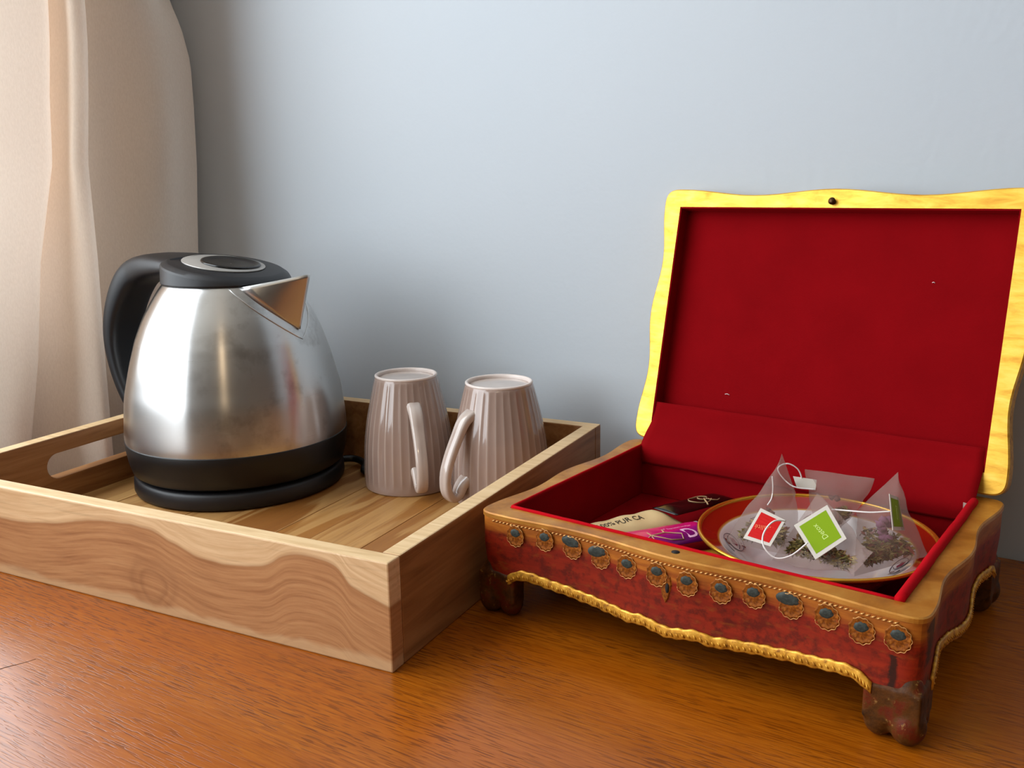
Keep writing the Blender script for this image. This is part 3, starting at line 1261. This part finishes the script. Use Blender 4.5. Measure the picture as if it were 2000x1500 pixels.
# feet: scrolled lobes at every corner
def foot(cx, cy, sx, sy):
    bmf = bmesh.new()

    def ell(c, r, seg=16):
        m_ = Matrix.Translation(c) @ Matrix.Diagonal((*r, 1))
        bmesh.ops.create_uvsphere(bmf, u_segments=seg, v_segments=10, radius=1, matrix=m_)
    # corner lobe, lobe along the front, lobe along the side, necks rising to the body
    ell((cx + sx * .0080, cy + sy * .0080, .0100), (.0088, .0088, .0105))
    ell((cx + sx * .0078, cy + sy * .0078, .0230), (.0072, .0072, .0150))
    for fx, fy in ((-.0055, .0070), (.0070, -.0055)):
        ell((cx + sx * fx, cy + sy * fy, .0092), (.0078, .0074, .0094))
        ell((cx + sx * (fx * .75 + .0015), cy + sy * (fy * .75 + .0015), .0190), (.0080, .0068, .0105))
        ell((cx + sx * (fx * .5 + .003), cy + sy * (fy * .5 + .003), .0260), (.0085, .0072, .0090))
    for (ax0, ax1), (ay0, ay1) in (((-.0125, .0146), (.0020, .0142)), ((.0020, .0142), (-.0125, .0146))):
        m_ = Matrix.Translation((cx + sx * (ax0 + ax1) / 2, cy + sy * (ay0 + ay1) / 2, .0200)) @ Matrix.Diagonal((ax1 - ax0, ay1 - ay0, .0190, 1))
        bmesh.ops.create_cube(bmf, size=1, matrix=m_)
    zmin = min(v.co.z for v in bmf.verts)
    for v in bmf.verts:
        v.co.z = max(0.0, v.co.z - max(zmin, 0))
    me = bpy.data.meshes.new('foot')
    bmf.to_mesh(me)
    bmf.free()
    me.materials.append(MT['foot'])
    o = bpy.data.objects.new('foot', me)
    COL.objects.link(o)
    o.parent = bx
    rm = o.modifiers.new('remesh', 'REMESH')
    rm.mode = 'VOXEL'
    rm.voxel_size = .0009
    rm.use_smooth_shade = True
    sm = o.modifiers.new('smooth', 'SMOOTH')
    sm.iterations = 6
    return o


foot(0, 0, -1, -1)
foot(BW, 0, 1, -1)
foot(BW, BD, 1, 1)
foot(0, BD, -1, 1)

# lid
LEAN = R(14.28)
LLEN, LZ, LY = .1674, .0838, .185
ld_ = Vector((0, math.sin(LEAN), math.cos(LEAN)))
ln_ = Vector((0, -math.cos(LEAN), math.sin(LEAN)))
lo_ = Vector((0, LY, LZ))


def LP(s, t, n):
    return lo_ + Vector((s, 0, 0)) + ld_ * t + ln_ * n


sdl, ringl = outline(0, BW, LLEN)
V, F = [], []
n_ = len(ringl)
DEP, REC = .0195, .0125
for o_, i_ in ringl:
    e = (Vector(o_) - Vector(i_)).normalized()
    V += [LP(o_[0], o_[1], -.0012), LP(o_[0] - e.x * .001, o_[1] - e.y * .001, 0), LP(i_[0], i_[1], 0), LP(i_[0], i_[1], -REC - .002), LP(o_[0] - e.x * .003, o_[1] - e.y * .003, -DEP), LP(o_[0], o_[1], -DEP + .004)]
for k in range(n_):
    k2 = (k + 1) % n_
    for q in range(6):
        F.append((k * 6 + q, k * 6 + (q + 1) % 6, k2 * 6 + (q + 1) % 6, k2 * 6 + q))
F.append(tuple(k * 6 + 4 for k in range(n_)))
fm = []
for k in range(n_):
    fm += [0, 0, 1, 1, 2, 2]
fm.append(2)
lid = obj('lid_frame', V, F, None, bx, mats=['gold', 'velvet', 'gilt'], fmat=fm)


def lidbox(name, s0, s1, t0, t1, n0, n1, mat, bv=0):
    vs_ = []
    for n__ in (n0, n1):
        for s, t in ((s0, t0), (s1, t0), (s1, t1), (s0, t1)):
            vs_.append(LP(s, t, n__))
    o = obj(name, vs_, BF, mat, lid)
    if bv:
        bevel(o, bv)
    return o


lidbox('lid_lining', .0004, BW - .0004, .0004, LLEN - .0004, -REC - .0015, -REC, 'velvet')
for s0, s1, t0, t1 in ((.0, .0010, 0, LLEN), (BW - .0010, BW, 0, LLEN), (.001, BW - .001, LLEN - .0010, LLEN), (.001, BW - .001, 0, .0010)):
    lidbox('edge_lining', s0, s1, t0, t1, -REC, -.0004, 'velvet')
ct = LP(.1174, .1716, 0)
V, F = tube_data([ct, ct + ln_ * .0015, ct + ln_ * .0030, ct + ln_ * .0040], [.0022, .0016, .0026, .0012], 14)
obj('catch_pin', V, F, 'bronze', lid, True)
for s, t, l_ in ((.052, .028, .0036), (.187, .120, .0018)):
    p = LP(s, t, -REC + .0004)
    tube('lint', [p, p + Vector((l_ * .5, 0, .0004)), p + Vector((l_, 0, -.0002))], .0003, 'lint', lid, 5)

# velvet hinge strip between box and lid
V, F = [], []
ctl = [(0, BD - .0038, .0560), (0, BD - .0048, .0640), (0, BD - .0010, .0705), (0, BD + .0060, .0770), (0, LY + .0006, .0850), (0, LY + .0060, .0980)]
pr = catmull(ctl, 5)
nx = 40
for p in pr:
    for k in range(nx + 1):
        x = .0008 + (BW - .0016) * k / nx
        wv = .0006 * noise.noise((x * 40, p.z * 60, 3))
        V.append((x, p.y + wv, p.z + wv * .4))
for j in range(len(pr) - 1):
    for k in range(nx):
        F.append((j * (nx + 1) + k, j * (nx + 1) + k + 1, (j + 1) * (nx + 1) + k + 1, (j + 1) * (nx + 1) + k))
hs = obj('hinge_strip', V, F, 'velvet', bx, True)
hs.modifiers.new('solid', 'SOLIDIFY').thickness = .0006

# ------------------------------------------------------------------ plate
PX, PY, PZ = -.1290, .5490, .0301
PR = .0695
pl = thing('porcelain_plate', 'small white porcelain plate with dark red rim and gold edge', 'plate', (PX, PY, PZ))
pin = [(.0, .0040), (.030, .0042), (.038, .0062), (.046, .0120), (.0545, .0195), (.0575, .0215), (.0640, .0247), (.0690, .0272)]
pout = [(.0695, .0276), (.0690, .0262), (.0640, .0230), (.0570, .0192), (.046, .0085), (.038, .0035), (.034, .0020), (.033, .0), (.030, .0), (.029, .0022), (.0, .0024)]
prof = [(p.x, p.y) for p in catmull([(r_, z_, 0) for r_, z_ in pin], 4)] + pout
lathe('dish', prof, 'plate', pl, 128)
V, F = tube_data([(.0692 * math.cos(R(3 * k)), .0692 * math.sin(R(3 * k)), .0272) for k in range(121)], .0013, 8, cap=False)
obj('gold_edge', V, F, 'gold_line', pl, True)


def pz(r_):
    for (r0, z0), (r1, z1) in zip(prof, prof[1:]):
        if r0 <= r_ <= r1:
            return z0 + (z1 - z0) * (r_ - r0) / (r1 - r0)
    return .0272


def on_plate(r_, a_):
    e = .0003
    return Vector((r_ * math.cos(a_), r_ * math.sin(a_), pz(r_) + e))


def blob(rc, ac, rad, n_=12, sc=0.):
    c_ = on_plate(rc, ac)
    Vb = [c_ + Vector((0, 0, .0001))]
    for k in range(n_):
        th = 2 * math.pi * k / n_
        q = rad * (1 + sc * math.cos(th * 5))
        Vb.append(on_plate(rc + q * math.cos(th), ac + q * math.sin(th) / rc))
    return Vb, [(0, 1 + k, 1 + (k + 1) % n_) for k in range(n_)]


def decal(name, blobs, mat):
    V, F = [], []
    for bv_, bf_ in blobs:
        o_ = len(V)
        V += bv_
        F += [tuple(o_ + i for i in f) for f in bf_]
    return obj(name, V, F, mat, pl)


for i in range(8):
    a0 = R(45 * i + 8)
    decal('painted_flower', [blob(.0485, a0, .0024, 20, .18)], 'flower')
    decal('painted_buds', [blob(.0520 + .0014 * math.cos(th), a0 + .16 + .0014 / .052 * math.sin(th), .0009, 8) for th in (0, 1.26, 2.51, 3.77, 5.03)]
          + [blob(.0440 + .0012 * math.cos(th), a0 - .12 + .0012 / .044 * math.sin(th), .0006, 8) for th in (0, 1.6, 3.1, 4.7)], 'flower_red')
    V, F = [], []
    for ph in (0, 1):
        pts = []
        for k in range(22):
            u_ = k / 21
            th = u_ * math.pi * 1.55 + ph * math.pi
            rr_ = .0045 + .0035 * u_
            pts.append(on_plate(.0485 + rr_ * math.cos(th) * .85, a0 + .06 * ph + rr_ * 1.35 * math.sin(th) / .0485))
        tv, tf = tube_data(pts, .00022, 5, off=len(V))
        V += tv
        F += tf
    obj('painted_vine', V, F, 'vine', pl, True)


# ------------------------------------------------------------------ tea bags
def pouch(A, B, C, D, full=.5, seed=0):
    """tetrahedral sachet: flat seam AB at one end, flat seam CD at the other"""
    A, B, C, D = map(Vector, (A, B, C, D))
    V, F = [], []
    nt, npf = 20, 40
    for j in range(nt + 1):
        t = j / nt
        c = (A + B) / 2 * (1 - t) + (C + D) / 2 * t
        k = 4 * t * (1 - t)
        u = (B - A) / 2 * ((1 - t) + .16 * k + .002)
        v = (D - C) / 2 * (t + .16 * k + .002)
        ex = 2 / (1.35 + full * 1.3 * k)
        for i in range(npf):
            th = 2 * math.pi * i / npf
            cs, sn = math.cos(th), math.sin(th)
            p = c + u * math.copysign(abs(cs) ** ex, cs) + v * math.copysign(abs(sn) ** ex, sn)
            p += Vector((noise.noise(p * 90 + Vector((seed, 0, 0))), noise.noise(p * 90 + Vector((0, seed, 7))), noise.noise(p * 90 + Vector((3, 9, seed))))) * .0011 * (.25 + k)
            V.append(p)
    for j in range(nt):
        for i in range(npf):
            k = (i + 1) % npf
            F.append((j * npf + i, j * npf + k, (j + 1) * npf + k, (j + 1) * npf + i))
    return V, F


def herbs(A, B, C, D, n_, seed, level):
    rnd = random.Random(seed)
    A, B, C, D = map(Vector, (A, B, C, D))
    cands = []
    for _ in range(n_ * 5):
        t = rnd.uniform(.10, .90)
        c = (A + B) / 2 * (1 - t) + (C + D) / 2 * t
        p = c + (B - A) / 2 * (1 - t) * rnd.uniform(-.72, .72) + (D - C) / 2 * t * rnd.uniform(-.72, .72)
        cands.append(p)
    cands.sort(key=lambda p: p.z + rnd.uniform(-.004, .004))
    V, F = [], []
    for p in cands[:n_]:
        d_ = Vector((rnd.gauss(0, 1), rnd.gauss(0, 1), rnd.gauss(0, .5))).normalized()
        s_ = d_.orthogonal().normalized()
        ln = rnd.uniform(.0020, .0075)
        wd_ = rnd.uniform(.0003, .0014)
        b_ = len(V)
        nn_ = d_.cross(s_) * rnd.uniform(.0002, .0008)
        V += [p - d_ * ln * .5, p + s_ * wd_ + nn_, p + d_ * ln * .5, p - s_ * wd_ + nn_, p - nn_ * .6]
        F += [(b_, b_ + 1, b_ + 4), (b_ + 1, b_ + 2, b_ + 4), (b_ + 2, b_ + 3, b_ + 4), (b_ + 3, b_, b_ + 4), (b_, b_ + 3, b_ + 2, b_ + 1)]
    return V, F


def card(name, q, parent, ink=None, txt=None, tdir=None, tsize=.004, inkmat=None, margin=.11, bend=0.0):
    """paper tag with a printed panel; q = four corners in order"""
    q = [Vector(p) for p in q]
    nrm = (q[1] - q[0]).cross(q[3] - q[0]).normalized()
    to_cam = Vector((0, 0, .27)) - q[0]
    if nrm.dot(to_cam) < 0:
        nrm = -nrm
    th = .00035

    def pt(a_, b_, lift):
        base = q[0] * (1 - a_) * (1 - b_) + q[1] * a_ * (1 - b_) + q[2] * a_ * b_ + q[3] * (1 - a_) * b_
        return base + nrm * (lift + bend * 4 * a_ * (1 - a_))

    def sheet(m0, l0, l1):
        V, F = [], []
        n_ = 8
        for l_ in (l0, l1):
            for i in range(n_ + 1):
                for j in range(2):
                    a_ = m0 + (1 - 2 * m0) * i / n_
                    b_ = m0 + (1 - 2 * m0) * j
                    V.append(pt(a_, b_, l_))
        h_ = 2 * (n_ + 1)
        for i in range(n_):
            a0 = 2 * i
            F += [(a0, a0 + 1, a0 + 3, a0 + 2), (h_ + a0, h_ + a0 + 2, h_ + a0 + 3, h_ + a0 + 1), (a0, a0 + 2, h_ + a0 + 2, h_ + a0), (a0 + 1, h_ + a0 + 1, h_ + a0 + 3, a0 + 3)]
        F += [(0, h_, h_ + 1, 1), (2 * n_, 2 * n_ + 1, h_ + 2 * n_ + 1, h_ + 2 * n_)]
        return V, F
    V, F = sheet(0, 0, th)
    o = obj(name, V, F, 'card', parent)
    if ink:
        V, F = sheet(margin, th, th + .00012)
        obj('printed_panel', V, F, ink, o)
    if txt:
        c = pt(.5, .5, th + .00012)
        u_ = Vector(tdir).normalized()
        u_ = (u_ - nrm * u_.dot(nrm)).normalized()
        text('lettering', txt, c, u_, nrm.cross(u_), tsize, inkmat, o, .00012)
    return o


def teabag(label, A, B, C, D, nh, seed, level=.5, petals=0, berries=0, full=.5):
    base = (Vector(A) + Vector(B) + Vector(C) + Vector(D)) / 4
    base.z = min(A[2], B[2], C[2], D[2])
    t = thing('tea_bag', label, 'tea bag', base, 0, 'sheer pyramid tea bags on the plate')
    L = lambda p: Vector(p) - base
    V, F = pouch(L(A), L(B), L(C), L(D), full, seed)
    obj('pouch', V, F, 'bag', t, True)
    V, F = herbs(L(A), L(B), L(C), L(D), nh, seed, level)
    obj('herbs', V, F, 'herb', t)['kind'] = 'stuff'
    rnd = random.Random(seed * 3 + 1)
    for nm, cnt, mt, rr_ in (('petal', petals, 'petal', .0029), ('berry', berries, 'berry', .0021)):
        for k in range(cnt):
            tt = rnd.uniform(.3, .6)
            c = (L(A) + L(B)) / 2 * (1 - tt) + (L(C) + L(D)) / 2 * tt
            c += (L(B) - L(A)) / 2 * (1 - tt) * rnd.uniform(-.5, .5) + (L(D) - L(C)) / 2 * tt * rnd.uniform(-.4, .4)
            V, F = [], []
            for j in range(5):
                for i in range(8):
                    th = math.pi * (j + .5) / 5
                    ph = 2 * math.pi * i / 8
                    q = rr_ * (1 + .75 * noise.noise((i * 1.37, j * 1.91, k * 2.3 + seed)))
                    V.append(c + Vector((q * math.sin(th) * math.cos(ph), q * math.sin(th) * math.sin(ph), q * .7 * math.cos(th))))
            for j in range(4):
                for i in range(8):
                    F.append((j * 8 + i, j * 8 + (i + 1) % 8, (j + 1) * 8 + (i + 1) % 8, (j + 1) * 8 + i))
            F += [tuple(range(8))[::-1], tuple(range(32, 40))]
            obj(nm, V, F, mt, t, True)
    return t, base


def string(t, base, pts, r_=.00045):
    tube('string', [p - base for p in catmull(pts, 8)], r_, 'string', t, 6)


def sub(pts, base):
    return [Vector(p) - base for p in pts]


# left bag, tall peak, red tag
t, b0 = teabag('sheer tea bag with a tall peak and red paper tag', (-.1800, .5330, .0470), (-.1360, .5290, .0480), (-.1561, .5650, .0992), (-.1500, .5800, .0690), 620, 3, berries=4)
card('tag', sub([Vector((0, 0, .27)) + (Vector(p) - Vector((0, 0, .27))) * .990 for p in [(-.158, .532, .0732), (-.1626, .515, .0589), (-.1445, .509, .0595), (-.1411, .526, .0705)]], b0), t, 'red', 'Vitalité', (-.0135, -.002, .0030), .0044, 'red_ink', .10)
string(t, b0, [(-.1600, .5600, .0850), (-.1570, .5520, .0800), (-.1555, .5450, .0760), (-.1560, .5390, .0735)], .0004)
# back bag with the folded-over white tag
t, b0 = teabag('sheer tea bag with a wide flat top seam and blank white tag', (-.1465, .5850, .0850), (-.1031, .5800, .0870), (-.1300, .5560, .0440), (-.1200, .6070, .0520), 620, 5, berries=4)
card('tag', sub([(-.1524, .580, .0805), (-.1380, .582, .0798), (-.1367, .575, .0753), (-.1476, .573, .0754)], b0), t)
string(t, b0, [(-.1363, .572, .0769), (-.1475, .570, .0770), (-.1546, .572, .0793), (-.1598, .572, .0853), (-.1587, .572, .0889), (-.1544, .575, .0901), (-.1496, .578, .0869), (-.1473, .580, .0816), (-.1470, .580, .0765)])
# front bag with the large green tag
t, b0 = teabag('sheer tea bag in front with a flat green square tag', (-.0968, .5000, .0560), (-.0880, .5060, .0690), (-.1450, .5150, .0490), (-.1290, .5480, .0830), 760, 8, full=.7)
card('tag', sub([(-.1182, .527, .0838), (-.1333, .515, .0725), (-.1160, .497, .0618), (-.1027, .509, .0725)], b0), t, 'green', 'Detox', (-.0066, -.002, .0105), .0046, 'green_ink', .10)
string(t, b0, [Vector((0, 0, .27)) + (Vector(p) - Vector((0, 0, .27))) * .980 for p in [(-.1243, .512, .0650), (-.1321, .507, .0574), (-.1402, .505, .0549), (-.1469, .505, .0598), (-.1490, .508, .0652), (-.1474, .512, .0705), (-.1445, .517, .0728), (-.1405, .523, .0713)]], .0005)
# right bag with the bent green tag
t, b0 = teabag('sheer tea bag with a sharp upright corner and bent green tag', (-.0980, .5130, .0500), (-.0655, .5480, .0560), (-.0885, .5700, .0963), (-.1130, .5800, .0640), 760, 11, petals=9)
card('tag', sub([(-.0886, .545, .0902), (-.0859, .560, .0839), (-.0797, .550, .0681), (-.0829, .530, .0743)], b0), t, 'green', 'Detox', (.004, -.012, -.014), .0034, 'green_ink', .10)
string(t, b0, [(-.0857, .538, .0824), (-.0961, .535, .0809), (-.1073, .535, .0798), (-.1184, .540, .0771)])


# ------------------------------------------------------------------ sachets
def sachet(name, label, p0, p1, wdir, width, thick, mat, z_tilt=0., crimp=.06, group=None, cat='sachet'):
    """long stick packet from p0 to p1, puffed in the middle, flat sealed ends"""
    p0, p1 = Vector(p0), Vector(p1)
    u = (p1 - p0)
    Ln = u.length
    u.normalize()
    v = Vector(wdir)
    v = (v - u * v.dot(u)).normalized()
    nrm = u.cross(v)
    if nrm.z < 0:
        nrm = -nrm
    base = (p0 + p1) / 2
    base.z -= thick / 2
    t = thing(name, label, cat, base, 0, group)
    V, F, UV = [], [], []
    na, nb = 28, 10

    def hgt(a_, b_):
        e = min(1, min(a_, 1 - a_) / .16)
        e = math.sin(e * math.pi / 2)
        s_ = max(0, 1 - abs(2 * b_ - 1) ** 2.4)
        w_ = 1 + .18 * noise.noise((a_ * 9, b_ * 3, Ln * 100))
        return .0002 + thick / 2 * e * s_ * w_
    for sgn in (1, -1):
        for i in range(na + 1):
            for j in range(nb + 1):
                a_, b_ = i / na, j / nb
                V.append(p0 + u * (Ln * a_) + v * (width * (b_ - .5)) + nrm * (sgn * hgt(a_, b_)) - base)
                UV.append((a_, b_, 0))
    m = (na + 1) * (nb + 1)
    for s_ in (0, m):
        for i in range(na):
            for j in range(nb):
                q = s_ + i * (nb + 1) + j
                F.append((q, q + 1, q + nb + 2, q + nb + 1))
    for i in range(na):
        for j in (0, nb):
            q = i * (nb + 1) + j
            F.append((q, q + nb + 1, m + q + nb + 1, m + q))
    for j in range(nb):
        for i in (0, na):
            q = i * (nb + 1) + j
            F.append((q, q + 1, m + q + 1, m + q))
    o = obj('packet', V, F, mat, t, True)
    at = o.data.attributes.new('uvw', 'FLOAT_VECTOR', 'POINT')
    for k, c in enumerate(UV):
        at.data[k].vector = c

    def place(a_, b_):
        return p0 + u * (Ln * a_) + v * (width * (b_ - .5)) + nrm * (hgt(a_, b_) + .00018) - base
    return t, place, Ln


def put_text(t, place, Ln, width, s, a_, b_, size, mat, bold=0., flip=1):
    text('lettering', s, (0, 0, 0), (1, 0, 0), (0, 1, 0), size, mat, t, bold=bold, align='LEFT',
         warp=lambda x, y: place(min(.999, max(.001, a_ + flip * x / Ln)), min(.999, max(.001, b_ + flip * y / width))))


def line_on(t, place, name, pts, mat, r_=.0003):
    tube(name, [place(*p) for p in pts], r_, mat, t, 5)


# gold paper stick lying under the pink one
sachet('sugar_stick', 'plain gold paper stick lying beneath the magenta sachet', (-.2270, .5040, .0345), (-.1830, .5430, .0345), (-.5, .7, 0), .0130, .0060, 'gold_paper')
# cream sachet with printed words
t, pf, Ln = sachet('sugar_sachet', 'cream paper sugar sachet printed 100% PUR in the velvet box', (-.2735, .5015, .0388), (-.2335, .5765, .0388), (-.883, .47, 0), .0300, .0142, 'cream')
put_text(t, pf, Ln, .030, '100% PUR CA', .24, .40, .0064, 'ink', .012)
# black foil stick with a gold monogram
t, pf, Ln = sachet('coffee_stick', 'black foil stick with a gold scrolled emblem behind the plate', (-.2340, .5660, .0465), (-.2150, .6340, .0400), (-.95, .25, 0), .0210, .0050, 'black_foil')
ell_ = [(.56 + .15 * math.cos(th), .50 + .30 * math.sin(th)) for th in [R(10 * k) for k in range(2, 34)]]
line_on(t, pf, 'emblem', ell_, 'gold_ink', .0003)
line_on(t, pf, 'emblem', [(.62 + .07 * math.cos(th), .52 + .16 * math.sin(th)) for th in [R(12 * k) for k in range(26)]], 'gold_ink', .0003)
line_on(t, pf, 'emblem', [(.60, .42), (.57, .30), (.55, .18), (.53, .08)], 'gold_ink', .0006)
line_on(t, pf, 'emblem', [(.62, .40), (.68, .24), (.73, .18), (.78, .22)], 'gold_ink', .0004)
# magenta sachet
t, pf, Ln = sachet('coffee_sachet', 'magenta and purple foil sachet with a large white D', (-.2330, .4960, .0480), (-.1987, .5634, .0420), (-.891, .454, 0), .0318, .0070, 'pink')
put_text(t, pf, Ln, .0318, 'D', .58, .26, .0145, 'pink_ink', .01)
put_text(t, pf, Ln, .0318, 'N° Expresso un Peu', .44, .56, .0029, 'pink_ink')
for pts in ([(.14, .22), (.26, .36), (.42, .42), (.56, .28), (.52, .10)], [(.27, .52), (.26, .36), (.24, .12)], [(.26, .36), (.40, .14), (.52, .10)], [(.44, .56), (.42, .42)]):
    line_on(t, pf, 'line_drawing', pts, 'gold_ink', .00045)

# torn corner of white paper tucked behind the right-hand velvet edge
c0 = bm_ @ Vector((BW - .0055, BD - .012, .0620))
ps = obj('paper_scrap', [(0, 0, .0), (.0040, .0015, -.0015), (.0035, .0020, .0075), (-.0004, .0010, .0085), (0, .0004, .0), (.0040, .0019, -.0015), (.0035, .0024, .0075), (-.0004, .0014, .0085)], BF, 'card')
ps.location = c0
tag(ps, 'torn white paper corner tucked beside the velvet edge of the box', 'paper')
